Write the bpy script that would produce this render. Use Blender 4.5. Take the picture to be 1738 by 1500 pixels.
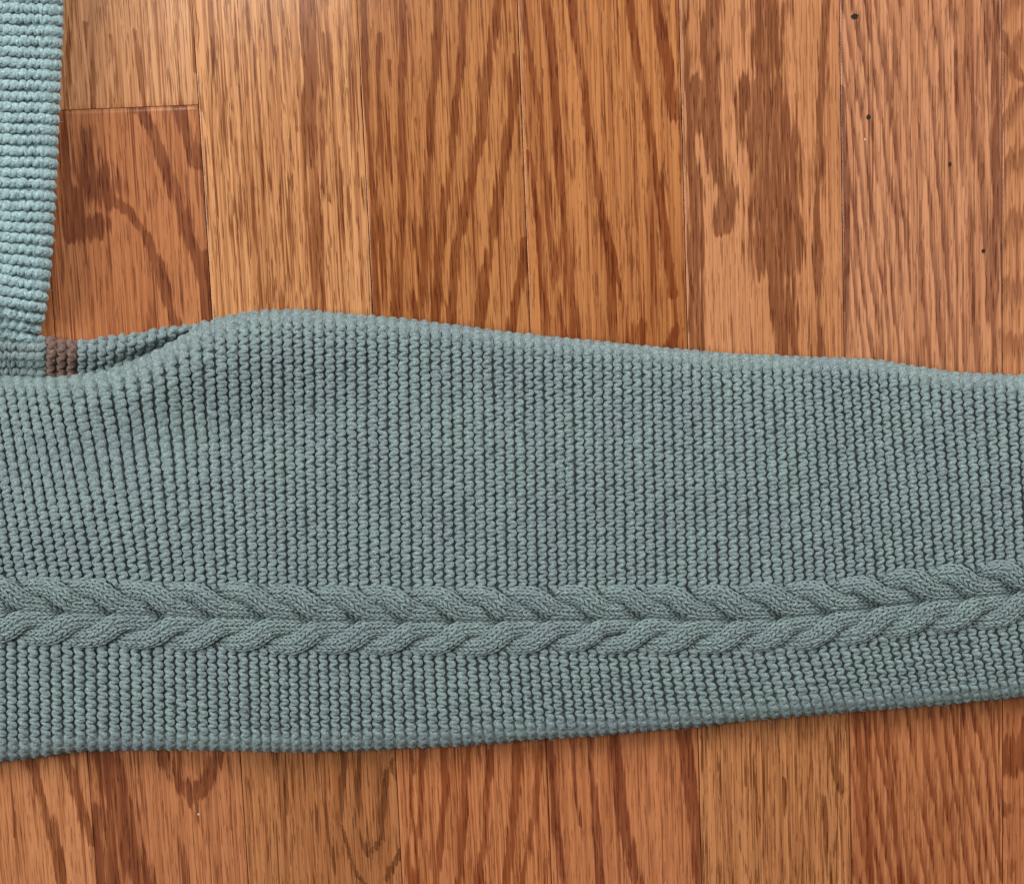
import bpy, math, random
import numpy as np
from mathutils import Vector, Matrix

random.seed(7); RNG = np.random.default_rng(7)
scene = bpy.context.scene
C = scene.collection
for o in list(bpy.data.objects): bpy.data.objects.remove(o)

# ------------------------------------------------------------------ camera
# The picture is laid out in photograph pixels (1738 x 1500); the floor plane is z = 0, boards run along Y.
PW, PH, F = 1738.0, 1500.0, 2600.0
TILT = math.atan(F / 20967.0); ROLL = math.radians(2.33); DIST = 0.557
S = DIST / F                                     # metres per photo pixel near the floor
fwd = np.array([0, -math.sin(TILT), -math.cos(TILT)])
r0 = np.array([1.0, 0, 0]); u0 = np.array([0, math.cos(TILT), -math.sin(TILT)])
right = math.cos(ROLL) * r0 - math.sin(ROLL) * u0
up = math.sin(ROLL) * r0 + math.cos(ROLL) * u0
cam_loc = -fwd * DIST
cd = bpy.data.cameras.new('camera'); cam = bpy.data.objects.new('camera', cd); C.objects.link(cam)
cd.sensor_fit = 'HORIZONTAL'; cd.sensor_width = 36.0; cd.lens = 36.0 * F / PW
cd.clip_start = 0.01; cd.clip_end = 50
m = Matrix(((right[0], up[0], -fwd[0], cam_loc[0]), (right[1], up[1], -fwd[1], cam_loc[1]),
            (right[2], up[2], -fwd[2], cam_loc[2]), (0, 0, 0, 1)))
cam.matrix_world = m
scene.camera = cam

def P(px, py, z=0.0):
    """photo pixel -> point of the place at height z (metres)"""
    px = np.asarray(px, float); py = np.asarray(py, float); z = np.asarray(z, float)
    a = (px - PW / 2) / F; b = (PH / 2 - py) / F
    d = a[..., None] * right + b[..., None] * up + fwd
    t = (z - cam_loc[2]) / d[..., 2]
    return cam_loc + d * t[..., None]
def to_px(w):
    w = np.asarray(w, float) - cam_loc
    dz = w @ fwd
    return PW / 2 + F * (w @ right) / dz, PH / 2 - F * (w @ up) / dz

# ------------------------------------------------------------------ world and lamps (indoors, window light)
world = bpy.data.worlds.new('World'); scene.world = world; world.use_nodes = True
bg = world.node_tree.nodes['Background']
bg.inputs['Color'].default_value = (1.0, 0.965, 0.92, 1); bg.inputs['Strength'].default_value = 0.15
def area(name, loc, target, sx, sy, power, col):
    l = bpy.data.lights.new(name, 'AREA'); l.shape = 'RECTANGLE'; l.size = sx; l.size_y = sy
    l.energy = power; l.color = col
    o = bpy.data.objects.new(name, l); C.objects.link(o)
    o.location = loc
    o.rotation_euler = (Vector(target) - Vector(loc)).to_track_quat('-Z', 'Y').to_euler()
    return o
area('side_window_light', (-1.5, 0.25, 0.95), (-0.1, 0.05, 0), 0.5, 0.7, 25, (0.88, 0.96, 1.0))
area('window_light', (0.85, 1.2, 1.0), (0, 0, 0), 0.7, 0.7, 30, (0.95, 0.98, 1.0))
area('ceiling_light', (-0.42, 0.75, 2.3), (0, 0, 0), 0.25, 0.25, 6, (1.0, 0.95, 0.88))
vs = scene.view_settings
vs.view_transform = 'Standard'; vs.look = 'None'; vs.exposure = 0.0; vs.gamma = 1.0; vs.use_curve_mapping = False

# ------------------------------------------------------------------ helpers
def lin(c):
    return tuple(((v / 255) / 12.92 if v <= 10 else ((v / 255 + 0.055) / 1.055) ** 2.4) for v in c) + (1,)
def smoothstep(a, b, x):
    t = np.clip((x - a) / (b - a), 0, 1); return t * t * (3 - 2 * t)
def curve(pts, width=40):
    """smooth 1-D function through (x, value) points"""
    xs = np.array([p[0] for p in pts], float); ys = np.array([p[1] for p in pts], float)
    g = np.arange(xs[0] - 3 * width, xs[-1] + 3 * width, 2.0)
    lo = ys[0] + (g - xs[0]) * (ys[1] - ys[0]) / (xs[1] - xs[0]); hi = ys[-1] + (g - xs[-1]) * (ys[-1] - ys[-2]) / (xs[-1] - xs[-2])
    v = np.interp(g, xs, ys); v = np.where(g < xs[0], lo, np.where(g > xs[-1], hi, v))
    k = np.exp(-0.5 * (np.arange(-width, width + 1, 2.0) / (width * 0.4)) ** 2); k /= k.sum()
    n = len(k) // 2
    vp = np.concatenate([2 * v[0] - v[n:0:-1], v, 2 * v[-1] - v[-2:-n - 2:-1]])
    sm = np.convolve(vp, k, 'valid')
    return lambda x: np.interp(x, g, sm)
def mesh_obj(name, verts, faces, mat, parent=None, smooth=True):
    verts = np.asarray(verts, np.float32); faces = np.asarray(faces, np.int32)
    me = bpy.data.meshes.new(name)
    me.vertices.add(len(verts)); me.vertices.foreach_set('co', verts.ravel())
    k = faces.shape[1]
    me.loops.add(faces.size); me.loops.foreach_set('vertex_index', faces.ravel())
    me.polygons.add(len(faces)); me.polygons.foreach_set('loop_start', np.arange(0, faces.size, k, dtype=np.int32))
    me.polygons.foreach_set('loop_total', np.full(len(faces), k, np.int32))
    me.polygons.foreach_set('use_smooth', np.full(len(faces), smooth, bool))
    me.update(calc_edges=True); me.materials.append(mat)
    o = bpy.data.objects.new(name, me); C.objects.link(o)
    if parent: o.parent = parent
    return o
def grid_faces(nu, nv, off=0, closed_v=False):
    i = np.arange(nu - 1)[:, None]; j = np.arange(nv if closed_v else nv - 1)[None, :]
    j2 = (j + 1) % nv
    f = np.stack([i * nv + j, i * nv + j2, (i + 1) * nv + j2, (i + 1) * nv + j], -1).reshape(-1, 4)
    return f + off
def norm(v): return v / np.maximum(np.linalg.norm(v, axis=-1, keepdims=True), 1e-12)
def tube(path, nrm, rb, rn, sides=6, ply=0.0):
    """closed tube along path; nrm = up vectors; rb, rn radii sideways and along the normal"""
    t = np.gradient(path, axis=0); t = norm(t)
    b = norm(np.cross(t, nrm)); n = np.cross(b, t)
    a = np.arange(sides) * 2 * math.pi / sides
    rb = np.broadcast_to(np.asarray(rb, float), (len(path),)); rn = np.broadcast_to(np.asarray(rn, float), (len(path),))
    w = np.ones((len(path), sides))
    if ply:                                        # two-ply twist winding round the yarn
        arc = np.concatenate([[0], np.cumsum(np.linalg.norm(np.diff(path, axis=0), axis=1))]) / S
        w = 1 + ply * np.cos(2 * a[None, :] + arc[:, None] * 2 * math.pi / 11.0)
    path = path + 0.0
    rb = rb[:, None] * w; rn = rn[:, None] * w
    v = path[:, None, :] + b[:, None, :] * (np.cos(a)[None, :] * rb)[..., None] + n[:, None, :] * (np.sin(a)[None, :] * rn)[..., None]
    return v.reshape(-1, 3), grid_faces(len(path), sides, 0, True)

# ------------------------------------------------------------------ materials
def nodes_of(mat):
    mat.use_nodes = True; nt = mat.node_tree
    return nt, nt.nodes, nt.links, nt.nodes['Principled BSDF']
class NB:
    def __init__(s, nt): s.nt = nt; s.n = nt.nodes; s.l = nt.links
    def math(s, op, a, b=None, c=None, clamp=False):
        m = s.n.new('ShaderNodeMath'); m.operation = op; m.use_clamp = clamp
        for i, v in enumerate((a, b, c)):
            if v is None: continue
            if isinstance(v, (int, float)): m.inputs[i].default_value = v
            else: s.l.new(v, m.inputs[i])
        return m.outputs[0]
    def noise(s, vec, detail=2, rough=0.5, scale=1.0):
        t = s.n.new('ShaderNodeTexNoise'); t.inputs['Scale'].default_value = scale
        t.inputs['Detail'].default_value = detail; t.inputs['Roughness'].default_value = rough
        s.l.new(vec, t.inputs['Vector']); return t.outputs['Fac']
    def scaled(s, vec, sc, off=(0, 0, 0)):
        m = s.n.new('ShaderNodeMapping'); m.inputs['Scale'].default_value = sc; m.inputs['Location'].default_value = off
        s.l.new(vec, m.inputs['Vector']); return m.outputs['Vector']
    def mix(s, fac, a, b, mode='MIX'):
        m = s.n.new('ShaderNodeMix'); m.data_type = 'RGBA'; m.blend_type = mode
        for sock, v in ((m.inputs[0], fac), (m.inputs[6], a), (m.inputs[7], b)):
            if isinstance(v, (int, float)): sock.default_value = v
            elif isinstance(v, tuple): sock.default_value = v
            else: s.l.new(v, sock)
        return m.outputs[2]
    def ss(s, v, a, b):
        m = s.n.new('ShaderNodeMapRange'); m.interpolation_type = 'SMOOTHSTEP'
        m.inputs['From Min'].default_value = a; m.inputs['From Max'].default_value = b
        s.l.new(v, m.inputs['Value']); return m.outputs[0]
    def attr(s, name):
        a = s.n.new('ShaderNodeAttribute'); a.attribute_name = name; return a.outputs['Fac']

def yarn_material(name, col, alt, dark=0.8):
    mat = bpy.data.materials.new(name); nt, n, l, bs = nodes_of(mat); b = NB(nt)
    tc = n.new('ShaderNodeTexCoord').outputs['Object']
    big = b.ss(b.noise(tc, 2, 0.5, 55), 0.35, 0.65)
    fib = b.noise(tc, 3, 0.7, 1500)
    pl = b.noise(tc, 2, 0.6, 420)
    c = b.mix(big, lin(col), lin(alt))
    c = b.mix(b.math('MULTIPLY', b.ss(fib, 0.48, 0.64), 0.6), c, lin(tuple(min(255, v * 1.38) for v in col)))
    c = b.mix(b.math('MULTIPLY', b.ss(pl, 0.50, 0.66), 0.42), c, lin(tuple(v * dark for v in col)))
    l.new(c, bs.inputs['Base Color'])
    bs.inputs['Roughness'].default_value = 0.95
    bs.inputs['Specular IOR Level'].default_value = 0.12
    bs.inputs['Sheen Weight'].default_value = 0.12; bs.inputs['Sheen Roughness'].default_value = 0.5
    bp = n.new('ShaderNodeBump'); bp.inputs['Strength'].default_value = 0.8; bp.inputs['Distance'].default_value = 0.0004
    l.new(fib, bp.inputs['Height']); l.new(bp.outputs['Normal'], bs.inputs['Normal'])
    return mat
YARN = yarn_material('sea_green_yarn', (127, 142, 139), (124, 135, 137))
YARN_LIT = yarn_material('window_lit_yarn', (154, 177, 177), (150, 171, 173))  # sleeve yarn made lighter and bluer: window light painted into the body panel
BROWN = yarn_material('brown_yarn', (124, 98, 87), (116, 91, 82))

def wood_material(name, base, dark, ring=0.5, tint=None, seed=0, fine=1.0, rag=1.0, gloss=0.2):
    mat = bpy.data.materials.new(name); nt, n, l, bs = nodes_of(mat); b = NB(nt)
    dark = tuple(v * k for v, k in zip(dark, (0.92, 0.86, 0.78)))
    tc = n.new('ShaderNodeTexCoord').outputs['Object']
    off = (seed * 3.17 % 9, seed * 1.73 % 7, seed * 0.77 % 5)
    ragn = b.noise(b.scaled(tc, (760, 42, 1), off), 2.5, 0.6)
    ragc = b.noise(b.scaled(tc, (240, 30, 1), off), 2, 0.5)
    medn = b.noise(b.scaled(tc, (70, 7, 1), off), 2, 0.5)
    broad = b.noise(b.scaled(tc, (28, 5, 1), off), 2, 0.5)
    pore = b.noise(b.scaled(tc, (1700, 75, 1), off), 2, 0.65)
    fibre = b.noise(b.scaled(tc, (1400, 10, 1), off), 2, 0.6)
    r = b.attr('ring_phase'); d = b.attr('streak')
    rc = b.math('SUBTRACT', ragn, 0.5); cc = b.math('SUBTRACT', ragc, 0.5); mc = b.math('SUBTRACT', medn, 0.5)
    rw = b.math('ADD', r, b.math('MULTIPLY', rc, 1.0 * rag))
    rw = b.math('ADD', rw, b.math('MULTIPLY', cc, 1.0 * rag)); rw = b.math('ADD', rw, b.math('MULTIPLY', mc, 1.2))
    f = b.math('FRACT', rw)
    rampn = n.new('ShaderNodeValToRGB'); l.new(f, rampn.inputs[0]); cr = rampn.color_ramp
    cr.elements[0].position = 0.0; cr.elements[0].color = (0, 0, 0, 1)
    cr.elements[1].position = 1.0; cr.elements[1].color = (0, 0, 0, 1)
    for p, v in ((0.10, 1.0), (0.38, 0.8), (0.56, 0.12)):
        e = cr.elements.new(p); e.color = (v, v, v, 1)
    fade = b.ss(b.noise(b.scaled(tc, (120, 9, 1), (off[1], off[0], 2)), 2, 0.5), 0.25, 0.50)
    band = b.math('MULTIPLY', b.math('MULTIPLY', rampn.outputs[0], ring), fade)
    dw = b.math('ADD', d, b.math('MULTIPLY', rc, 1.7 * rag)); dw = b.math('ADD', dw, b.math('MULTIPLY', cc, 0.8 * rag))
    dm = b.math('MULTIPLY', b.ss(dw, 0.28, 0.53), b.ss(d, 0.02, 0.25))
    dk = b.math('MAXIMUM', band, dm)
    gl = b.noise(b.scaled(tc, (300, 3.2, 1), (off[2], off[1], 4)), 3, 0.6)
    gline = b.math('MULTIPLY', b.ss(b.math('ABSOLUTE', b.math('SUBTRACT', gl, 0.5)), 0.026, 0.008), b.ss(b.noise(b.scaled(tc, (200, 25, 1), (off[1], off[2], 1)), 2, 0.6), 0.42, 0.56))
    col = b.mix(b.ss(broad, 0.3, 0.7), lin(base), lin(tint or tuple(v * k for v, k in zip(base, (0.93, 0.90, 0.86)))))
    col = b.mix(b.math('MULTIPLY', b.ss(fibre, 0.49, 0.59), 0.55 * fine), col, lin(tuple(v * k for v, k in zip(base, (0.82, 0.74, 0.66)))))
    col = b.mix(b.math('MULTIPLY', b.ss(fibre, 0.50, 0.36), 0.35 * fine), col, lin(tuple(min(255, v * 1.10) for v in base)))
    col = b.mix(b.math('MULTIPLY', gline, 0.75 * fine), col, lin(dark))
    inner = b.math('ADD', 0.0, b.math('MULTIPLY', ragn, 1.75), clamp=True)
    col = b.mix(b.math('MULTIPLY', b.math('MULTIPLY', dk, 0.88), inner), col, lin(dark))
    pm = b.math('MULTIPLY', b.ss(pore, 0.555, 0.60), b.math('ADD', 0.46 * fine, b.math('MULTIPLY', dk, 0.35)))
    col = b.mix(pm, col, lin(tuple(v * k for v, k in zip(dark, (0.78, 0.70, 0.60)))))
    l.new(col, bs.inputs['Base Color'])
    bs.inputs['Roughness'].default_value = gloss
    bs.inputs['Specular IOR Level'].default_value = 0.36
    h = b.math('ADD', b.math('MULTIPLY', pm, -1.0), b.math('MULTIPLY', broad, 0.5))
    bp = n.new('ShaderNodeBump'); bp.inputs['Strength'].default_value = 0.15; bp.inputs['Distance'].default_value = 0.00012
    l.new(h, bp.inputs['Height']); l.new(bp.outputs['Normal'], bs.inputs['Normal'])
    return mat
def plain(name, col, rough=0.8):
    mat = bpy.data.materials.new(name); nt, n, l, bs = nodes_of(mat); b = NB(nt)
    tc = n.new('ShaderNodeTexCoord').outputs['Object']
    l.new(b.mix(b.noise(tc, 2, 0.5, 300), lin(col), lin(tuple(v * 0.8 for v in col))), bs.inputs['Base Color'])
    bs.inputs['Roughness'].default_value = rough
    return mat

# ------------------------------------------------------------------ floor
def seam_world(p0, p1):
    return (P(*p0)[0] + P(*p1)[0]) / 2
SEAMS = [seam_world((88, 500), (165, 1500)), seam_world((325, 0), (422, 1500)), seam_world((605, 0), (683, 1500)),
         seam_world((877, 0), (937, 1500)), seam_world((1150, 0), (1193, 1500)), seam_world((1425, 0), (1445, 1500)),
         seam_world((1700, 0), (1703, 1500))]
bw = (SEAMS[-1] - SEAMS[0]) / 6
SEAMS = [SEAMS[0] - 2 * bw, SEAMS[0] - bw] + SEAMS + [SEAMS[-1] + bw, SEAMS[-1] + 2 * bw]
def y_at(px, py): return float(P(px, py)[1])
Y_TOP, Y_BOT = y_at(869, -420), y_at(869, 1900)

ground_mat = plain('dark_seam_filler', (52, 30, 18), 0.9)
xa, xb = SEAMS[0] - 0.002, SEAMS[-1] + 0.002
floor = mesh_obj('floor', [(xa, Y_BOT, -0.0022), (xb, Y_BOT, -0.0022), (xb, Y_TOP, -0.0022), (xa, Y_TOP, -0.0022)], [(0, 1, 2, 3)], ground_mat, smooth=False)
floor['kind'] = 'structure'; floor['label'] = 'warm brown oak strip floor under the knitted sweater'

def seg_dist(px, py, pts):
    best = np.full(px.shape, 1e9); 
    for (x0, y0), (x1, y1) in zip(pts[:-1], pts[1:]):
        dx, dy = x1 - x0, y1 - y0
        t = np.clip(((px - x0) * dx + (py - y0) * dy) / (dx * dx + dy * dy + 1e-9), 0, 1)
        best = np.minimum(best, np.hypot(px - x0 - t * dx, py - y0 - t * dy))
    return best

def plank(col, y0, y1, mat, ringf=None, strokes=(), gap=0.00012):
    """one floor board of strip column col, between world y0 > y1"""
    xl, xr = SEAMS[col] + gap, SEAMS[col + 1] - gap
    yt, yb = y0 - gap * 0.7, y1 + gap * 0.7
    NX = 40; NY = max(6, int((yt - yb) / 0.0016))
    bev = 0.00026
    us = np.concatenate([[xl, xl, xl + bev * 0.35], np.linspace(xl + bev, xr - bev, NX), [xr - bev * 0.35, xr, xr]])
    zs = np.concatenate([[-0.002, -bev, -bev * 0.30], np.zeros(NX), [-bev * 0.30, -bev, -0.002]])
    vsr = np.concatenate([[yb, yb, yb + bev * 0.3], np.linspace(yb + bev * 0.6, yt - bev * 0.6, NY), [yt - bev * 0.3, yt, yt]])
    zv = np.concatenate([[-0.002, -bev * 0.5, -bev * 0.12], np.zeros(NY), [-bev * 0.12, -bev * 0.5, -0.002]])
    X, Y = np.meshgrid(us, vsr, indexing='ij')
    cup = 0.00006 * (1 - ((X - (xl + xr) / 2) / (xr - xl) * 2) ** 2)
    Z = np.minimum(zs[:, None], zv[None, :]) + RNG.uniform(-0.00008, 0.00008) + cup
    V = np.stack([X, Y, Z], -1).reshape(-1, 3)
    o = mesh_obj('plank', V, grid_faces(len(us), len(vsr))[:, ::-1], mat, floor)
    o.data.polygons.foreach_set('use_smooth', np.ones(len(o.data.polygons), bool))
    px, py = to_px(np.stack([X, Y, np.zeros_like(X)], -1))
    R = ringf(px, py) if ringf else np.zeros_like(px)
    D = np.zeros_like(px)
    for st in strokes:
        pts, w = st[0], st[1]; s = st[2] if len(st) > 2 else 0.85
        dd = seg_dist(px, py, pts) / (w * 0.5)
        D = np.maximum(D, s * np.clip(1.25 - 0.75 * dd, 0, 1))
    for nm, val in (('ring_phase', R), ('streak', D)):
        a = o.data.attributes.new(nm, 'FLOAT', 'POINT'); a.data.foreach_set('value', val.ravel().astype(np.float32))
    return o

yj = lambda col_px, py: y_at(col_px, py)
W = wood_material
lines = lambda sp, lean=0.0, x0=0, amp=0: (lambda x, y: (x - x0 - lean * y + amp * np.sin(y / 170.0)) / sp)
# (column, top pixel y or None, bottom pixel y or None, material, ring function, streaks)
def arcs(cx, cy, k, sp):                           # cathedral grain: nested parabolas
    return lambda x, y: ((y - cy) + (x - cx) ** 2 * k) / sp
planks = []
# left of the sweater body (mostly hidden)
planks.append((0, None, 700, W('oak_a', (186, 122, 76), (128, 70, 38), 0.5, seed=1), lines(30), []))
planks.append((0, 700, None, W('oak_b', (190, 120, 74), (128, 70, 38), 0.5, seed=2), lines(24), []))
planks.append((1, None, 820, W('oak_c', (182, 116, 72), (122, 66, 36), 0.5, seed=3), lines(26), []))
planks.append((1, 820, None, W('oak_d', (196, 128, 84), (130, 72, 42), 0.15, seed=4), lines(40, 0.3), [
    ([(45, 1270), (70, 1350), (95, 1440), (108, 1510)], 18), ([(105, 1265), (128, 1340), (156, 1430)], 18), ([(20, 1300), (26, 1420)], 4, .6)]))
# A-B column
planks.append((2, None, 183, W('oak_e', (212, 152, 107), (150, 94, 58), 0.35, seed=5, fine=1.1), lines(30, 0.06), [
    ([(148, 40), (155, 100), (160, 183)], 8), ([(118, 0), (116, 183)], 7, .6), ([(190, 60), (202, 183)], 7, .7), ([(228, 50), (247, 183)], 9, .8), ([(268, 50), (280, 183)], 7), ([(300, 40), (308, 183)], 5, .6), ([(322, 30), (331, 120)], 5)]))
planks.append((2, 183, None, W('oak_f', (186, 118, 76), (122, 66, 42), 0.10, seed=6, fine=1.1), lines(60, 0.2), [
    ([(232, 183), (255, 215), (285, 290), (305, 350), (330, 430), (345, 480), (358, 570)], 20), ([(300, 175), (320, 230), (334, 280)], 22),
    ([(112, 180), (110, 300), (118, 400)], 24, .7), ([(140, 235), (150, 300), (185, 320)], 62, .62), ([(120, 330), (130, 390), (165, 385)], 40, .7),
    ([(185, 335), (222, 362), (245, 400), (268, 450), (285, 510), (305, 570)], 18), ([(346, 430), (352, 570)], 14, .8),
    ([(160, 1260), (185, 1300), (200, 1360), (215, 1430), (245, 1510)], 52, .75), ([(172, 1380), (185, 1500)], 40, .7),
    ([(275, 1262), (296, 1320), (325, 1352), (350, 1330), (376, 1262)], 26, .75), ([(330, 1350), (336, 1395)], 16, .5)]))
# B-C
planks.append((3, None, 905, W('oak_g', (210, 147, 97), (140, 82, 46), 0.42, seed=7, fine=1.3), lines(19, 0.05), [
    ([(418, 0), (438, 150), (447, 300), (462, 560)], 7), ([(462, 120), (475, 300), (480, 560)], 5, .8), ([(355, 0), (372, 300), (385, 560)], 4, .6),
    ([(523, 0), (528, 100), (524, 250), (540, 400), (534, 560)], 26, .8), ([(555, 60), (548, 280), (556, 340)], 11, .8), ([(572, 100), (585, 560)], 4, .7), ([(590, 150), (600, 560)], 4, .7), ([(600, 0), (615, 300), (628, 560)], 5, .8)]))
planks.append((3, 905, None, W('oak_h', (180, 116, 72), (112, 66, 36), 0.22, seed=8, fine=1.2), lines(15, 0.03), [
    ([(612, 1255), (603, 1400), (624, 1452), (648, 1424), (652, 1340), (668, 1290)], 9, .8), ([(585, 1255), (578, 1400), (606, 1484), (640, 1520)], 7, .75),
    ([(655, 1490), (684, 1440)], 10, .8), ([(560, 1255), (556, 1400), (575, 1510)], 5, .65), ([(470, 1270), (490, 1330), (470, 1400)], 40, .32), ([(536, 1255), (536, 1510)], 5, .6)]))
# C-D
planks.append((4, None, 980, W('oak_i', (187, 122, 72), (128, 66, 28), 0.12, seed=9, fine=1.2), lines(40), [
    ([(618, 0), (622, 150), (635, 400), (642, 560)], 11), ([(643, 60), (645, 200), (650, 400), (652, 560)], 8), ([(660, 100), (662, 320), (668, 560)], 5, .7), ([(685, 0), (680, 150), (686, 300), (672, 560)], 13),
    ([(745, 0), (738, 120), (728, 250), (722, 400), (715, 560)], 13), ([(785, 0), (780, 130), (765, 260), (745, 440), (738, 560)], 13),
    ([(846, 0), (832, 100), (820, 200), (800, 300), (775, 420), (762, 570)], 16), ([(880, 100), (870, 180), (850, 320), (825, 450), (808, 580)], 17), ([(892, 410), (876, 520), (866, 580)], 15), ([(705, 200), (700, 560)], 5, .6)]))
planks.append((4, 980, None, W('oak_j', (196, 124, 79), (136, 70, 36), 0.15, seed=10, fine=1.2), lines(36, -0.1), [
    ([(698, 1260), (694, 1500)], 7, .7), ([(718, 1260), (712, 1400), (705, 1510)], 10), ([(752, 1260), (755, 1330), (740, 1510)], 11), ([(795, 1255), (788, 1380), (778, 1510)], 12), ([(836, 1250), (828, 1330), (824, 1400), (812, 1510)], 12), ([(880, 1250), (872, 1360), (858, 1510)], 14), ([(918, 1240), (906, 1380), (886, 1510)], 12)]))
# D-E
planks.append((5, None, 850, W('oak_k', (188, 121, 71), (130, 64, 28), 0.15, seed=11, fine=1.2), lines(44, 0.08), [
    ([(886, 0), (897, 80), (915, 200), (935, 400), (960, 610)], 12), ([(928, 0), (940, 130), (950, 300), (970, 500), (982, 610)], 15), ([(970, 0), (985, 100), (1002, 230), (1020, 350), (1036, 450), (1044, 610)], 13),
    ([(1068, 0), (1085, 120), (1110, 260), (1130, 400), (1142, 500)], 15), ([(1110, 0), (1130, 100), (1148, 200)], 20, .8), ([(1090, 555), (1080, 610)], 34, .7), ([(900, 260), (920, 450), (936, 610)], 9), ([(1150, 560), (1120, 620)], 18, .7), ([(1040, 420), (1060, 520), (1064, 610)], 8, .7)]))
planks.append((5, 850, None, W('oak_l', (194, 122, 78), (126, 64, 38), 0.12, seed=12), lines(50, 0.1), [
    ([(934, 1240), (945, 1400), (958, 1510)], 12), ([(968, 1235), (976, 1320), (985, 1400)], 8, .7), ([(1000, 1235), (1010, 1380), (1020, 1510)], 12), ([(1044, 1230), (1050, 1330), (1062, 1420), (1084, 1510)], 20), ([(1153, 1220), (1166, 1320), (1179, 1380), (1187, 1510)], 20), ([(1170, 1230), (1182, 1340)], 8, .6)]))
# E-F
planks.append((6, None, 940, W('oak_m', (205, 139, 94), (128, 74, 46), 0.10, seed=13, fine=1.0), lines(60), [
    ([(1212, 0), (1208, 80), (1200, 180), (1214, 260), (1236, 330), (1226, 385)], 32), ([(1182, 140), (1170, 240), (1182, 330), (1180, 610)], 24), ([(1196, 150), (1200, 220)], 40, .8),
    ([(1303, 0), (1302, 90), (1290, 150)], 46, .75), ([(1292, 160), (1308, 280), (1318, 390), (1316, 430)], 84), ([(1322, 420), (1330, 520), (1338, 610)], 40), ([(1400, 0), (1395, 150), (1388, 300), (1390, 610)], 17, .7), ([(1350, 160), (1346, 330)], 14, .5), ([(1165, 0), (1168, 200)], 10, .7)]))
planks.append((6, 940, None, W('oak_n', (192, 127, 80), (130, 78, 42), 0.36, seed=14, fine=1.4), lines(18, 0.03), [
    ([(1250, 1220), (1262, 1260), (1266, 1330)], 6), ([(1330, 1320), (1346, 1510)], 5, .8), ([(1398, 1350), (1410, 1500)], 7), ([(1428, 1200), (1418, 1300), (1430, 1340)], 16, .5)]))
# F-G
def stripes_top(x, y):
    u = (x - 1425); lean = 0.17 - 0.00045 * u
    return (u - lean * y) / (17 + 0.03 * u)
planks.append((7, None, 890, W('oak_o', (203, 139, 99), (128, 76, 56), 0.95, seed=15, rag=0.75), stripes_top, [([(1430, 150), (1436, 330), (1432, 600)], 14, .7), ([(1690, 0), (1690, 640)], 10, .7)]))
planks.append((7, 890, None, W('oak_p', (194, 124, 80), (126, 60, 30), 1.0, seed=16, rag=0.7), lambda x, y: (x - 1440 - 0.17 * (y - 1200)) / 19.0, [([(1450, 1190), (1466, 1330), (1480, 1510)], 12), ([(1500, 1200), (1530, 1510)], 9)]))
# right of G
planks.append((8, None, 760, W('oak_q', (200, 135, 92), (142, 88, 62), 0.85, seed=17, rag=0.8), arcs(1760, 60, -0.010, 95), [([(1700, 60), (1730, 128), (1790, 150)], 22, .6)]))
planks.append((8, 760, None, W('oak_r', (188, 116, 73), (130, 68, 38), 0.2, seed=18), lines(50), [([(1715, 1290), (1745, 1255), (1800, 1270)], 60, .75), ([(1712, 1370), (1760, 1390)], 30, .5)]))
planks.append((9, None, 500, W('oak_s', (192, 126, 80), (130, 70, 40), 0.5, seed=19), lines(28, 0.05), []))
planks.append((9, 500, None, W('oak_t', (186, 118, 74), (130, 70, 40), 0.5, seed=20), lines(22, -0.03), []))
colpx = [-300, -30, 220, 480, 750, 1020, 1300, 1560, 1840, 2100]
plank_objs = {}
for c, t, bt, mat, rf, st in planks:
    o = plank(c, Y_TOP if t is None else yj(colpx[c], t), Y_BOT if bt is None else yj(colpx[c], bt), mat, rf, st)
    plank_objs.setdefault(c, []).append(o)
# little worm holes in the pinkish board
hole_mat = plain('hole_dark', (38, 24, 16), 0.9); fill_mat = plain('pale_speck', (225, 200, 170), 0.6)
def spot(name, px, py, rx, ry, mat, parent, h=0.00003):
    c = P(px, py); n = 14; vv = []
    for k, (q, z) in enumerate(((1.0, 0.0), (0.6, h), (0.02, h * 1.2))):
        for i in range(n):
            a = i * 2 * math.pi / n; w = 1 + 0.12 * math.sin(2.3 * i + px)
            vv.append((c[0] + math.cos(a) * rx * q * w * S, c[1] + math.sin(a) * ry * q * w * S, 0.00015 + z))
    vv.append((c[0], c[1], 0.00015 - h * 1.4))
    fq = [(k * n + i, k * n + (i + 1) % n, (k + 1) * n + (i + 1) % n, (k + 1) * n + i) for k in range(2) for i in range(n)]
    fq += [(2 * n + i, 2 * n + (i + 1) % n, 3 * n, 3 * n) for i in range(0)]
    o = mesh_obj(name, vv, fq, mat, parent)
    return o
for px, py, rx, ry in ((1450.5, 28.5, 6.2, 4.6), (1474, 199, 3.6, 4.2), (1669, 426, 3.2, 3.4), (1612, 279, 2.8, 4.0)):
    spot('worm_hole', px, py, rx, ry, hole_mat, plank_objs[7][0])
for px, py in ((1468, 237),): spot('pale_speck', px, py, 1.5, 2.0, fill_mat, plank_objs[7][0])
spot('pale_speck', 337, 1381, 2.0, 2.2, fill_mat, plank_objs[2][1])

# ------------------------------------------------------------------ sweater
sweater = bpy.data.objects.new('knitted_sweater', None); C.objects.link(sweater)
sweater.location = tuple(P(300, 900)); sweater.empty_display_size = 0.02
sweater['label'] = 'sea-green cable-knit sweater with its long sleeve laid across the wooden floor'
sweater['category'] = 'sweater'
bpy.context.view_layer.update()
def adopt(o, parent):
    """child of an object that may stand away from the origin, keeping its place"""
    o.parent = parent; o.matrix_parent_inverse = parent.matrix_world.inverted()

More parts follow.
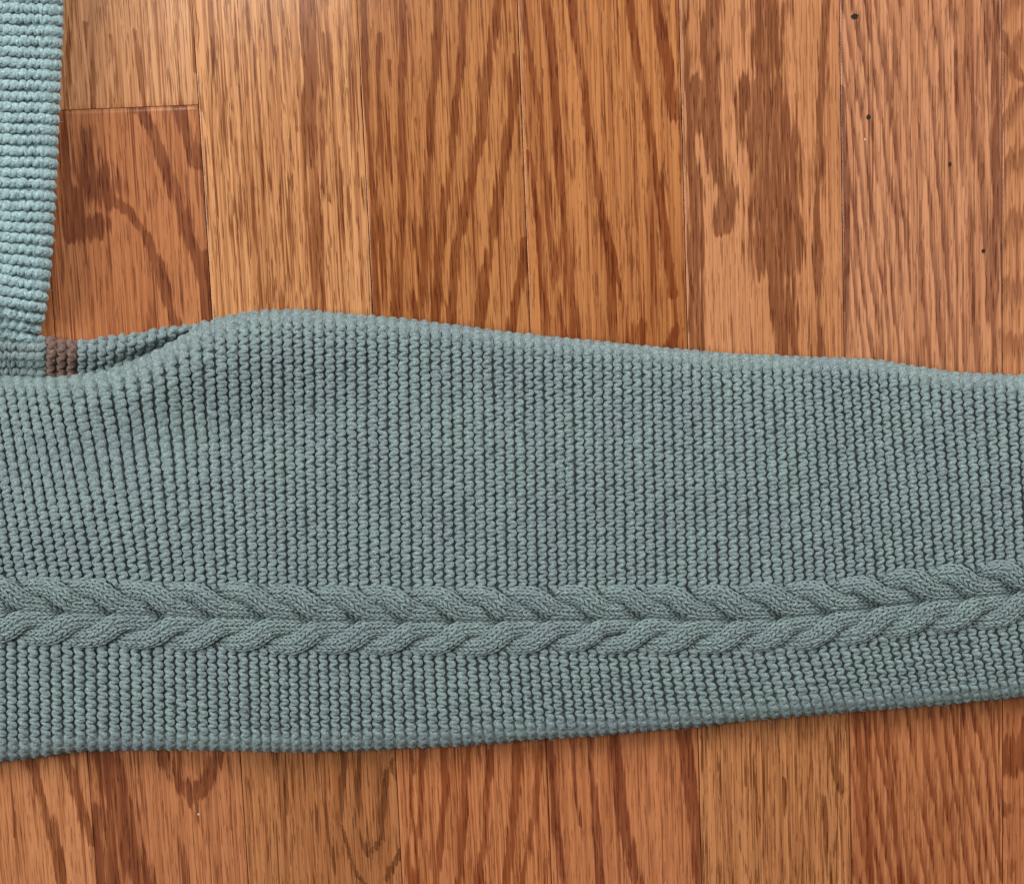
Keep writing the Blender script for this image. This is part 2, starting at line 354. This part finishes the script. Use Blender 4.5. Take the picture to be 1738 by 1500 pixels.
top_edge = curve([(-420, 664), (-200, 650), (0, 641), (60, 643), (130, 641), (180, 632), (240, 611), (290, 584), (330, 560), (370, 542), (430, 530), (500, 527), (560, 532), (700, 545), (870, 567), (1000, 580), (1150, 595), (1250, 603), (1400, 609), (1480, 612), (1560, 625), (1620, 634), (1738, 640), (1900, 650), (2100, 664)], 26)
bot_edge = curve([(-420, 1330), (-200, 1310), (0, 1289), (70, 1281), (130, 1271), (300, 1269), (500, 1273), (640, 1269), (800, 1261), (900, 1252), (1000, 1246), (1150, 1233), (1300, 1216), (1450, 1204), (1600, 1193), (1738, 1179), (1900, 1165), (2100, 1150)], 26)
cab = curve([(-420, 1030), (-100, 1030), (0, 1033), (100, 1037), (190, 1039), (269, 1043), (364, 1046), (445, 1047), (526, 1051), (603, 1051), (691, 1052), (845, 1052), (929, 1050), (1006, 1050), (1084, 1047), (1166, 1050), (1242, 1050), (1322, 1046), (1406, 1039), (1485, 1029), (1566, 1018), (1650, 1012), (1718, 1004), (1800, 992), (2100, 960)], 40)
lean_up = curve([(-420, -30), (-200, -45), (58, -62), (160, -70), (240, -56), (335, -32), (424, -20), (480, -10), (600, -5), (900, -9), (1120, -8), (1260, -17), (1400, -25), (1530, -36), (1700, -20), (1950, -10), (2100, -8)], 60)
lean_dn = curve([(-420, 0), (0, 2), (300, 3), (600, 6), (850, 13), (920, 15), (1060, 20), (1180, 28), (1300, 33), (1420, 36), (1700, 26), (1950, 20), (2100, 18)], 60)
CH = 53.0                                      # half width of the cable panel
RAD = 25.0                                     # rounded edge radius in pixels of S
def hump(x, y, cx, cy, sx, sy, rot=0.0):
    dx, dy = x - cx, y - cy; c, s = math.cos(rot), math.sin(rot)
    a, b = (dx * c + dy * s) / sx, (-dx * s + dy * c) / sy
    return np.exp(-0.5 * (a * a + b * b))
def sleeve_rise(x, y):
    """height of the sleeve's upper face above the edge circle, in pixels"""
    h = 20 * (1 - np.clip(np.abs((y - 0.5 * (top_edge(x) + bot_edge(x))) / (0.5 * (bot_edge(x) - top_edge(x)))), 0, 1) ** 2.4)
    h = h + 26 * hump(x, y, 380, 600, 170, 70, -0.25) - 14 * hump(x, y, 330, 735, 210, 60, -0.2)
    h = h + 10 * hump(x, y, 230, 640, 90, 40, -0.35)
    h = h + 7 * hump(x, y, 120, 900, 220, 90) + 6 * hump(x, y, 1250, 760, 260, 90) - 6 * hump(x, y, 900, 690, 200, 50, 0.15) - 5 * hump(x, y, 1500, 700, 60, 150, 0.3)
    h = h + 8 * hump(x, y, 1560, 900, 150, 70) - 6 * hump(x, y, 60, 690, 120, 45)
    return h
def sleeve_path(xc, yc, xe, ye, sg, n, theta_max=2.0):
    """arc from the cable edge (xc,yc) to the outline (xe,ye) and round under it; returns px,py,z(px),total arc"""
    L = abs(ye - yc); Lf = L - RAD
    s = np.linspace(0, Lf + RAD * theta_max, n)
    flat = s < Lf; th = np.clip((s - Lf) / RAD, 0, None)
    d = np.where(flat, L - s, RAD - RAD * np.sin(th))
    zc = np.where(flat, 2 * RAD, RAD + RAD * np.cos(th))
    g = 1 - d / L
    y = yc + (ye - yc) * g; x = xc + (xe - xc) * g
    z = zc + sleeve_rise(x, y) * smoothstep(0, 60, d) * np.where(flat, 1, np.where(th < 1.57, 1, 0))
    return x, y, z, s
def resample(x, y, z, s, at):
    return np.interp(at, s, x), np.interp(at, s, y), np.interp(at, s, z)

def garter_ridge(x, y, z, s, pitch=14.0, amp=4.5, rad=4.1, lift=1.6, side=(1.0, 0.0), phase=0.0, per=10, sides=8, jit=1.0, s0=0.0, s1=None, calm=None, scale=(1.0, 1.0), edge_calm=1.0):
    """yarn meander laid along a surface curve given in (px,py,z px); returns verts, faces"""
    s1 = s[-1] if s1 is None else s1
    ns = max(2, int((s1 - s0) / pitch)); n = ns * per
    a = s0 + np.arange(n + 1) / per * pitch
    a = a[a <= s1]; n = len(a)
    ph = (a - s0) / pitch * 2 * math.pi + phase
    k = np.arange(ns + 2)
    ja = np.interp((a - s0) / pitch, k, RNG.normal(0, 0.42, len(k))) * jit
    jr = np.interp((a - s0) / pitch * 2, np.arange(2 * len(k)), RNG.normal(0, 0.12, 2 * len(k))) * jit
    jb = np.interp((a - s0) / pitch / 2.5, k, RNG.normal(0, 0.55, len(k))) * jit
    jn = np.interp((a - s0) / pitch * 2, np.arange(2 * len(k)), RNG.normal(0, 0.7, 2 * len(k))) * jit
    ph = ph + ja
    m = np.sin(ph); m = np.sign(m) * np.abs(m) ** 0.95
    along = -0.5 * np.sin(2 * ph) + 0.5 * np.sin(ph)                      # rounded, slightly hooked bends
    cx, cy, cz = resample(x, y, z, s, np.clip(a + along, 0, s[-1]))
    wc = P(cx, cy, cz * S)
    bx, by, bz = resample(x, y, z, s, a); w0 = P(bx, by, bz * S)
    t = norm(np.gradient(w0, axis=0))
    b0 = np.broadcast_to(np.array([side[0], side[1], 0.0]), t.shape)
    nrm = norm(np.cross(b0, t)); 
    if nrm[0, 2] < 0: nrm = -nrm
    b = norm(np.cross(t, nrm)); b = b * np.sign((b * b0).sum(1, keepdims=True))
    q = calm(bx, by) if calm else np.zeros(n)
    q = np.maximum(q, edge_calm * smoothstep(s[-1] - 64, s[-1] - 36, a))
    sc = np.interp(a, [s[0], s[-1]], scale)
    off_n = lift + jn * (1 - 0.6 * q) - 1.6 * q - 1.9 * m ** 2 * (1 - q) + 0.8 * np.sin(ph + 0.6)
    path = wc + b * ((amp * m * (1 - 0.75 * q) * sc + jb) * S)[:, None] + nrm * (off_n * S)[:, None]
    r = rad * (1 + jr * (1 - 0.6 * q)) * (1 + 0.62 * q) * sc
    off_n = off_n
    return tube(path, nrm, r * S, r * (0.92 - 0.36 * q) * S, sides, 0.13)

# --- sleeve base fabric (the inner layer seen down in the grooves, closed underneath)
X0, X1 = -330.0, 2030.0
PITCH = 17.45
xs = np.arange(X0, X1 + 1, 12.0)
rows = []; DD = []
for xv in xs:
    yc = cab(xv)
    xu, yu, zu, _ = sleeve_path(xv, yc, xv + lean_up(xv), float(top_edge(xv + lean_up(xv))), -1, 34, 2.7)
    xd, yd, zd, _ = sleeve_path(xv, yc, xv + lean_dn(xv), float(bot_edge(xv + lean_dn(xv))), 1, 24, 2.7)
    xx = np.concatenate([xu[::-1], xd[1:]]); yy = np.concatenate([yu[::-1], yd[1:]]); zz = np.concatenate([zu[::-1], zd[1:]])
    w = P(xx, yy, np.maximum(zz * 1.0, 0.4) * S)
    mid = P(np.array([xv]), np.array([yc]), np.array([RAD * S]))
    rows.append(w); DD.append(np.minimum(np.abs(yy - yy[0 if False else np.argmin(yy)]), np.abs(yy - np.max(yy))))
G = np.stack(rows); G_D = np.stack(DD)
tu = np.gradient(G, axis=0); tv = np.gradient(G, axis=1)
N = norm(np.cross(tu, tv)); N = N * np.sign(N[:, G.shape[1] // 2, 2])[:, None, None]
edge = smoothstep(4, 46, G_D)
G = G - N * ((-2.1 + 8.4 * edge)[..., None] * S)
G[..., 2] = np.maximum(G[..., 2], 0.0003)
nU, nV = G.shape[:2]
fc = grid_faces(nU, nV)
under = np.stack([np.arange(nU - 1) * nV, np.arange(nU - 1) * nV + nV - 1, np.arange(1, nU) * nV + nV - 1, np.arange(1, nU) * nV], -1)
sleeve = mesh_obj('sleeve', G.reshape(-1, 3), np.concatenate([fc, under]), YARN)
adopt(sleeve, sweater); sleeve['label'] = 'garter-stitch sleeve with a braided cable along it'
bpy.context.view_layer.update()

def side_dir(x, y, f):
    p = P(np.array([x - 20, x + 20]), np.array([float(f(x - 20)), float(f(x + 20))])); d = p[1] - p[0]
    d /= np.linalg.norm(d); return (d[0], d[1])
def calm_sleeve(x, y):
    return np.clip(1.1 * hump(x, y, 240, 745, 150, 38, -0.30) + hump(x, y, 30, 750, 60, 60) * 0.5, 0, 1)
xv = X0 + 6
xr = []
while xv < X1 - 4:
    xr.append(xv); xv += PITCH * (1.0 + 0.05 * math.sin(xv / 90.0)) * (1.06 if xv < 420 else 1.0)
for k, xv in enumerate(xr):
    x2 = xr[min(k + 1, len(xr) - 1)]; x1 = xr[max(k - 1, 0)]; nn2 = max(1, min(k + 1, len(xr) - 1) - max(k - 1, 0))
    p0 = (x2 - x1) / nn2 / 17.45
    sc_up = (p0, (x2 + float(lean_up(x2)) - x1 - float(lean_up(x1))) / nn2 / 17.45)
    sc_dn = (p0, (x2 + float(lean_dn(x2)) - x1 - float(lean_dn(x1))) / nn2 / 17.45)
    wob = random.uniform(-0.35, 0.35)
    yc = float(cab(xv)) - CH + 6
    xe = xv + float(lean_up(xv)); ye = float(top_edge(xe))
    x, y, z, s = sleeve_path(xv + wob, yc, xe + wob, ye, -1, 160, 2.05)
    sd = side_dir(xv, yc, lambda q: 0.5 * (top_edge(q) + cab(q)))
    v, f = garter_ridge(x, y, z, s, side=sd, calm=calm_sleeve, scale=sc_up, pitch=13.9, phase=random.uniform(-0.5, 0.5) + (k % 2) * 0.4)
    o = mesh_obj('knit_ridge', v, f, YARN); o.parent = sleeve
    yc = float(cab(xv)) + CH - 4
    xe = xv + float(lean_dn(xv)); ye = float(bot_edge(xe))
    x, y, z, s = sleeve_path(xv - wob, yc, xe - wob, ye, 1, 100, 2.05)
    v, f = garter_ridge(x, y, z, s, side=sd, scale=sc_dn, pitch=13.6, phase=random.uniform(-0.5, 0.5) + math.pi)
    o = mesh_obj('knit_ridge', v, f, YARN); o.parent = sleeve

# --- cable: two mirrored rows of crossing strands
TIPS = [-212, -134, -54, 26, 104, 190, 269, 364, 445, 526, 603, 691, 766, 845, 929, 1006, 1084, 1166, 1242, 1322, 1406, 1485, 1566, 1650, 1718, 1796, 1874, 1950]
cable = bpy.data.objects.new('cable_braid', None); C.objects.link(cable); cable.location = tuple(P(869, 1050)); cable.empty_display_size = 0.02
bpy.context.view_layer.update(); adopt(cable, sweater); bpy.context.view_layer.update()
fr = np.array([-0.06, 0.0, 0.14, 0.29, 0.37, 0.435, 0.495, 0.555, 0.62, 0.75, 0.88, 1.0, 1.07])
of = np.array([36, 40.0, 43.0, 43.0, 40.5, 34.5, 26.0, 18.5, 14.5, 13.0, 12.5, 9.0, 4.0])
zh = np.array([-16, -9.0, -2.5, 1.5, 4.0, 6.0, 7.0, 6.0, 2.5, -1.5, -4.0, -9.5, -15.0])
hwid = np.array([11, 13.0, 14.0, 14.6, 15.2, 16.2, 16.8, 16.2, 15.0, 13.8, 13.5, 13.0, 11.0])
def strand(x_a, x_b, sgn):
    n = 61
    f = np.linspace(-0.06, 1.07, n)
    k = np.array([0.25, 0.5, 0.25])
    def sm(v):
        q = np.interp(f, fr, v)
        for _ in range(4): q[1:-1] = k[0] * q[:-2] + k[1] * q[1:-1] + k[2] * q[2:]
        return q
    jj = RNG.normal(0, 1, 4)
    off = sm(of) * (1 + 0.02 * jj[0]); zz = 1.18 * sm(zh) + 0.6 * jj[1]; hw = sm(hwid) * (1 + 0.04 * jj[2])
    x = x_a + (x_b - x_a) * f
    y = cab(x) - sgn * off
    z = 2 * RAD + sleeve_rise(x, y) - 0.5 + zz
    c = P(x, y, z * S)
    t = norm(np.gradient(c, axis=0)); upv = np.array([0, 0, 1.0])
    b = norm(np.cross(t, np.broadcast_to(upv, t.shape))); nn = np.cross(b, t)
    V, Fc = [], []; cnt = 0
    hh = 8.3
    v, fa = tube(c, nn, hw * 0.86 * S, (hh - 1.7) * S * np.ones(n), 12); V.append(v); Fc.append(fa); cnt += len(v)
    arc = np.concatenate([[0], np.cumsum(np.linalg.norm(np.diff(c, axis=0), axis=1))]) / S
    step = 9.0; ns = int(arc[-1] / step)
    wales = [-0.66, 0.0, 0.66]; hwv = 0.34
    def at(a, w):
        """point on the arched strand at arc a and side position w (-1..1)"""
        a = np.clip(a, 0, arc[-1]); w = np.clip(w, -1.15, 1.15)
        cc = np.stack([np.interp(a, arc, c[:, i]) for i in range(3)], -1)
        bb = np.stack([np.interp(a, arc, b[:, i]) for i in range(3)], -1)
        n3 = np.stack([np.interp(a, arc, nn[:, i]) for i in range(3)], -1)
        h = np.interp(a, arc, hw); an = w * 1.45
        return cc + bb * (np.sin(an) * h * S)[:, None] + n3 * (np.cos(an) * hh * S)[:, None], norm(bb * np.sin(an)[:, None] + n3 * np.cos(an)[:, None])
    for wi, w0 in enumerate(wales):
        for q in range(ns + 1):
            a0 = q * step + RNG.normal(0, 0.7) + (wi % 2) * 0.3
            for sd in (-1, 1):
                tt = np.linspace(0, 1, 5)
                aa = a0 + tt * step * 1.30
                ww = w0 + RNG.normal(0, 0.022) + sd * (0.05 + hwv * 0.72 * tt ** 0.8)
                p, pn = at(aa, ww)
                p = p + pn * ((np.sin(tt * math.pi) * 1.1 - 0.7 + RNG.normal(0, 0.35)) * S)[:, None]
                rr = (2.45 + RNG.normal(0, 0.18)) * np.array([0.62, 1.0, 1.08, 0.95, 0.6]) * S
                v, fa = tube(p, pn, rr, rr, 5)
                V.append(v); Fc.append(fa + cnt); cnt += len(v)
    return np.concatenate(V), np.concatenate(Fc)
for n in range(2, len(TIPS)):
    for sgn in (1, -1):
        v, f = strand(TIPS[n - 2], TIPS[n], sgn)
        o = mesh_obj('cable_strand', v, f, YARN); adopt(o, cable)

# --- underarm: the strip of the sleeve's back layer behind the front one, with a brown stripe
und_top = curve([(-330, 556), (-150, 560), (0, 569), (40, 571), (80, 575), (132, 578), (180, 574), (230, 566), (290, 556), (340, 548), (420, 545)], 16)
def under_path(x, n=60, bot=672):
    yt = float(und_top(x)); L = bot - yt; R = 9.0
    s = np.linspace(0, L - R + R * 2.0, n); flat = s < L - R
    th = np.clip((s - (L - R)) / R, 0, None)
    d = np.where(flat, L - s, R - R * np.sin(th))
    z = np.where(flat, 2 * R, R + R * np.cos(th)) + 8 * smoothstep(0, 18, d) - 30 * smoothstep(0.30, 1.05, d / np.maximum(top_edge(x) - yt, 22.0))
    return np.full(n, float(x)), yt + d, np.maximum(z, 2.5), s
xs = np.arange(-330, 400, 10.0)
Gm = []
for xv in xs:
    x, y, z, s = under_path(xv, 26); Gm.append(P(x, y, np.maximum(z - 3.0, 1.0) * S))
Gm = np.stack(Gm)
underarm = mesh_obj('underarm', Gm.reshape(-1, 3), grid_faces(*Gm.shape[:2]), YARN)
adopt(underarm, sweater); underarm['label'] = 'back layer of the sleeve showing behind the fold'
stripe_base = None
xv = 86.0; kk = 0
Gs = []
for xq in np.linspace(78, 133, 7):
    x, y, z, s = under_path(xq, 26); Gs.append(P(x, y, np.maximum(z - 2.0, 1.6) * S))
Gs = np.stack(Gs)
brown = mesh_obj('brown_stripe', Gs.reshape(-1, 3), grid_faces(*Gs.shape[:2]), BROWN)
bpy.context.view_layer.update(); adopt(brown, sweater); brown['label'] = 'short brown yarn stripe at the underarm'
bpy.context.view_layer.update()
while xv < 390:
    x, y, z, s = under_path(xv)
    if xv > 125:                                   # the rows lean with the strip further out
        x = x + (y - und_top(xv)) * -0.25 * smoothstep(130, 260, xv)
    v, f = garter_ridge(x, y, z, s, pitch=13.2, side=(1, 0), phase=RNG.uniform(0, 6), amp=3.75, rad=4.35, edge_calm=0.3)
    o = mesh_obj('knit_ridge', v, f, BROWN if kk < 3 else YARN); adopt(o, brown if kk < 3 else underarm)
    xv += 17.4; kk += 1
# body side of the underarm: rows run the other way
for q in range(6):
    n = 120; xx = np.linspace(-330, 79, n); dd = 3 + q * 15.5
    yy = und_top(xx) + dd - 3 + 2.5 * np.sin(xx / 45.0 + q)
    R = 9.0
    zz = np.where(dd < R, R + math.sqrt(max(R * R - (R - min(dd, R)) ** 2, 0)), 2 * R) + 8 * smoothstep(0, 18, np.float64(dd)) - 24 * smoothstep(24, 66, np.float64(dd)) + xx * 0
    s = np.concatenate([[0], np.cumsum(np.hypot(np.diff(xx), np.diff(yy)))])
    v, f = garter_ridge(xx, yy, zz, s, pitch=14.0, side=(0, 1), phase=RNG.uniform(0, 6))
    o = mesh_obj('knit_ridge', v, f, YARN); adopt(o, underarm)

# --- body panel, upper left
body_r = curve([(-420, 112), (-100, 107), (0, 105), (60, 103), (150, 98), (250, 95), (350, 90), (430, 85), (500, 79), (545, 72), (575, 62), (600, 52)], 20)   # right outline, x as a function of y
BR = 27.0
def body_path(y0, n=130, tmax=2.0):
    """row of the body panel from far left to the right outline and round under it"""
    slope = 0.02 + 0.16 * smoothstep(330, 540, y0) 
    def yy(x): return y0 + slope * (x - 40) + 3.0 * smoothstep(60, 105, x) 
    xe = float(body_r(yy(np.float64(90.0)))); xl = -330.0
    L = xe - xl; Lf = L - BR
    s = np.linspace(0, Lf + BR * tmax, n); flat = s < Lf; th = np.clip((s - Lf) / BR, 0, None)
    d = np.where(flat, L - s, BR - BR * np.sin(th))
    z = np.where(flat, 2 * BR, BR + BR * np.cos(th))
    x = xe - d
    drop = 1 - 0.62 * smoothstep(500, 590, yy(x))
    z = z * drop + 14 * smoothstep(0, 120, d) * drop
    return x, yy(x), z, s
Gb = []
y0s = np.arange(-400, 584, 10.0)
for y0 in y0s:
    x, y, z, s = body_path(y0, 60, 2.7); Gb.append(P(x, y, np.maximum(z - np.interp(x, [55, 90], [5.5, -0.5]), 0.6) * S))
Gb = np.stack(Gb)
body = mesh_obj('body_panel', Gb.reshape(-1, 3), grid_faces(*Gb.shape[:2])[:, ::-1], YARN_LIT)
adopt(body, sweater); body['label'] = 'side of the sweater body, its rows running crosswise'
y0 = -395.0; k = 0
while y0 < 580:
    x, y, z, s = body_path(y0 + random.uniform(-0.7, 0.7))
    v, f = garter_ridge(x, y, z, s, pitch=13.6, side=(0, 1), phase=random.uniform(-0.6, 0.6), amp=4.1, rad=4.7, edge_calm=0.75, calm=lambda a, c: 0.8 * smoothstep(48, 20, a) + 0.5 * smoothstep(85, 100, a))
    o = mesh_obj('knit_ridge', v, f, YARN_LIT); adopt(o, body)
    y0 += 18.6; k += 1

# --- loose fibres standing off the yarn
def fuzz(objs, count, parent, mat):
    pts, nrm = [], []
    for o in objs:
        me = o.data; nv = len(me.vertices)
        co = np.empty(nv * 3, np.float32); me.vertices.foreach_get('co', co)
        no = np.empty(nv * 3, np.float32); me.vertex_normals.foreach_get('vector', no)
        co = co.reshape(-1, 3); no = no.reshape(-1, 3)
        k = max(1, count // len(objs)); idx = RNG.integers(0, nv, k * 3)
        idx = idx[(no[idx, 2] > -0.25)][:k]
        pts.append(co[idx]); nrm.append(no[idx])
    p = np.concatenate(pts).astype(float); n = np.concatenate(nrm).astype(float); N_ = len(p)
    tang = norm(np.cross(n, RNG.normal(0, 1, (N_, 3))))
    ln = RNG.uniform(5, 17, N_) * S; lift_ = RNG.uniform(0.15, 0.8, N_)
    d0 = norm(n * lift_[:, None] + tang); bend = norm(np.cross(d0, RNG.normal(0, 1, (N_, 3))))
    q = [p - n * 0.4 * S, p + d0 * (ln * 0.5)[:, None], p + d0 * (ln * 0.85)[:, None] + bend * (ln * 0.35)[:, None]]
    e1 = norm(np.cross(d0, bend)); rad_ = RNG.uniform(0.22, 0.40, N_) * S
    V = []
    for j, sc in enumerate((1.0, 0.9, 0.35)):
        for a in (0, 2.094, 4.189):
            V.append(q[j] + (bend * math.cos(a) + e1 * math.sin(a)) * (rad_ * sc)[:, None])
    V = np.stack(V, 1).reshape(-1, 3)
    f = [(j * 3 + a, j * 3 + (a + 1) % 3, j * 3 + 3 + (a + 1) % 3, j * 3 + 3 + a) for j in range(2) for a in range(3)]
    Fc = (np.array(f)[None] + (np.arange(N_) * 9)[:, None, None]).reshape(-1, 4)
    o = mesh_obj('yarn_fuzz', V, Fc, mat); o.parent = parent; o['kind'] = 'stuff'
    return o
def kids(o, nm): return [c for c in bpy.data.objects if c.parent == o and c.name.startswith(nm)]
for par, nm, cnt, mt in ((sleeve, 'knit_ridge', 26000, YARN), (body, 'knit_ridge', 5000, YARN_LIT), (cable, 'cable_strand', 6000, YARN)):
    fz = fuzz(kids(par, nm), cnt, par, mt)
    if par is cable: fz.matrix_parent_inverse = cable.matrix_world.inverted()
    if par is body: fz.matrix_parent_inverse = body.matrix_world.inverted()

# ------------------------------------------------------------------ render settings
scene.render.engine = 'CYCLES'
scene.cycles.max_bounces = 6; scene.cycles.diffuse_bounces = 4
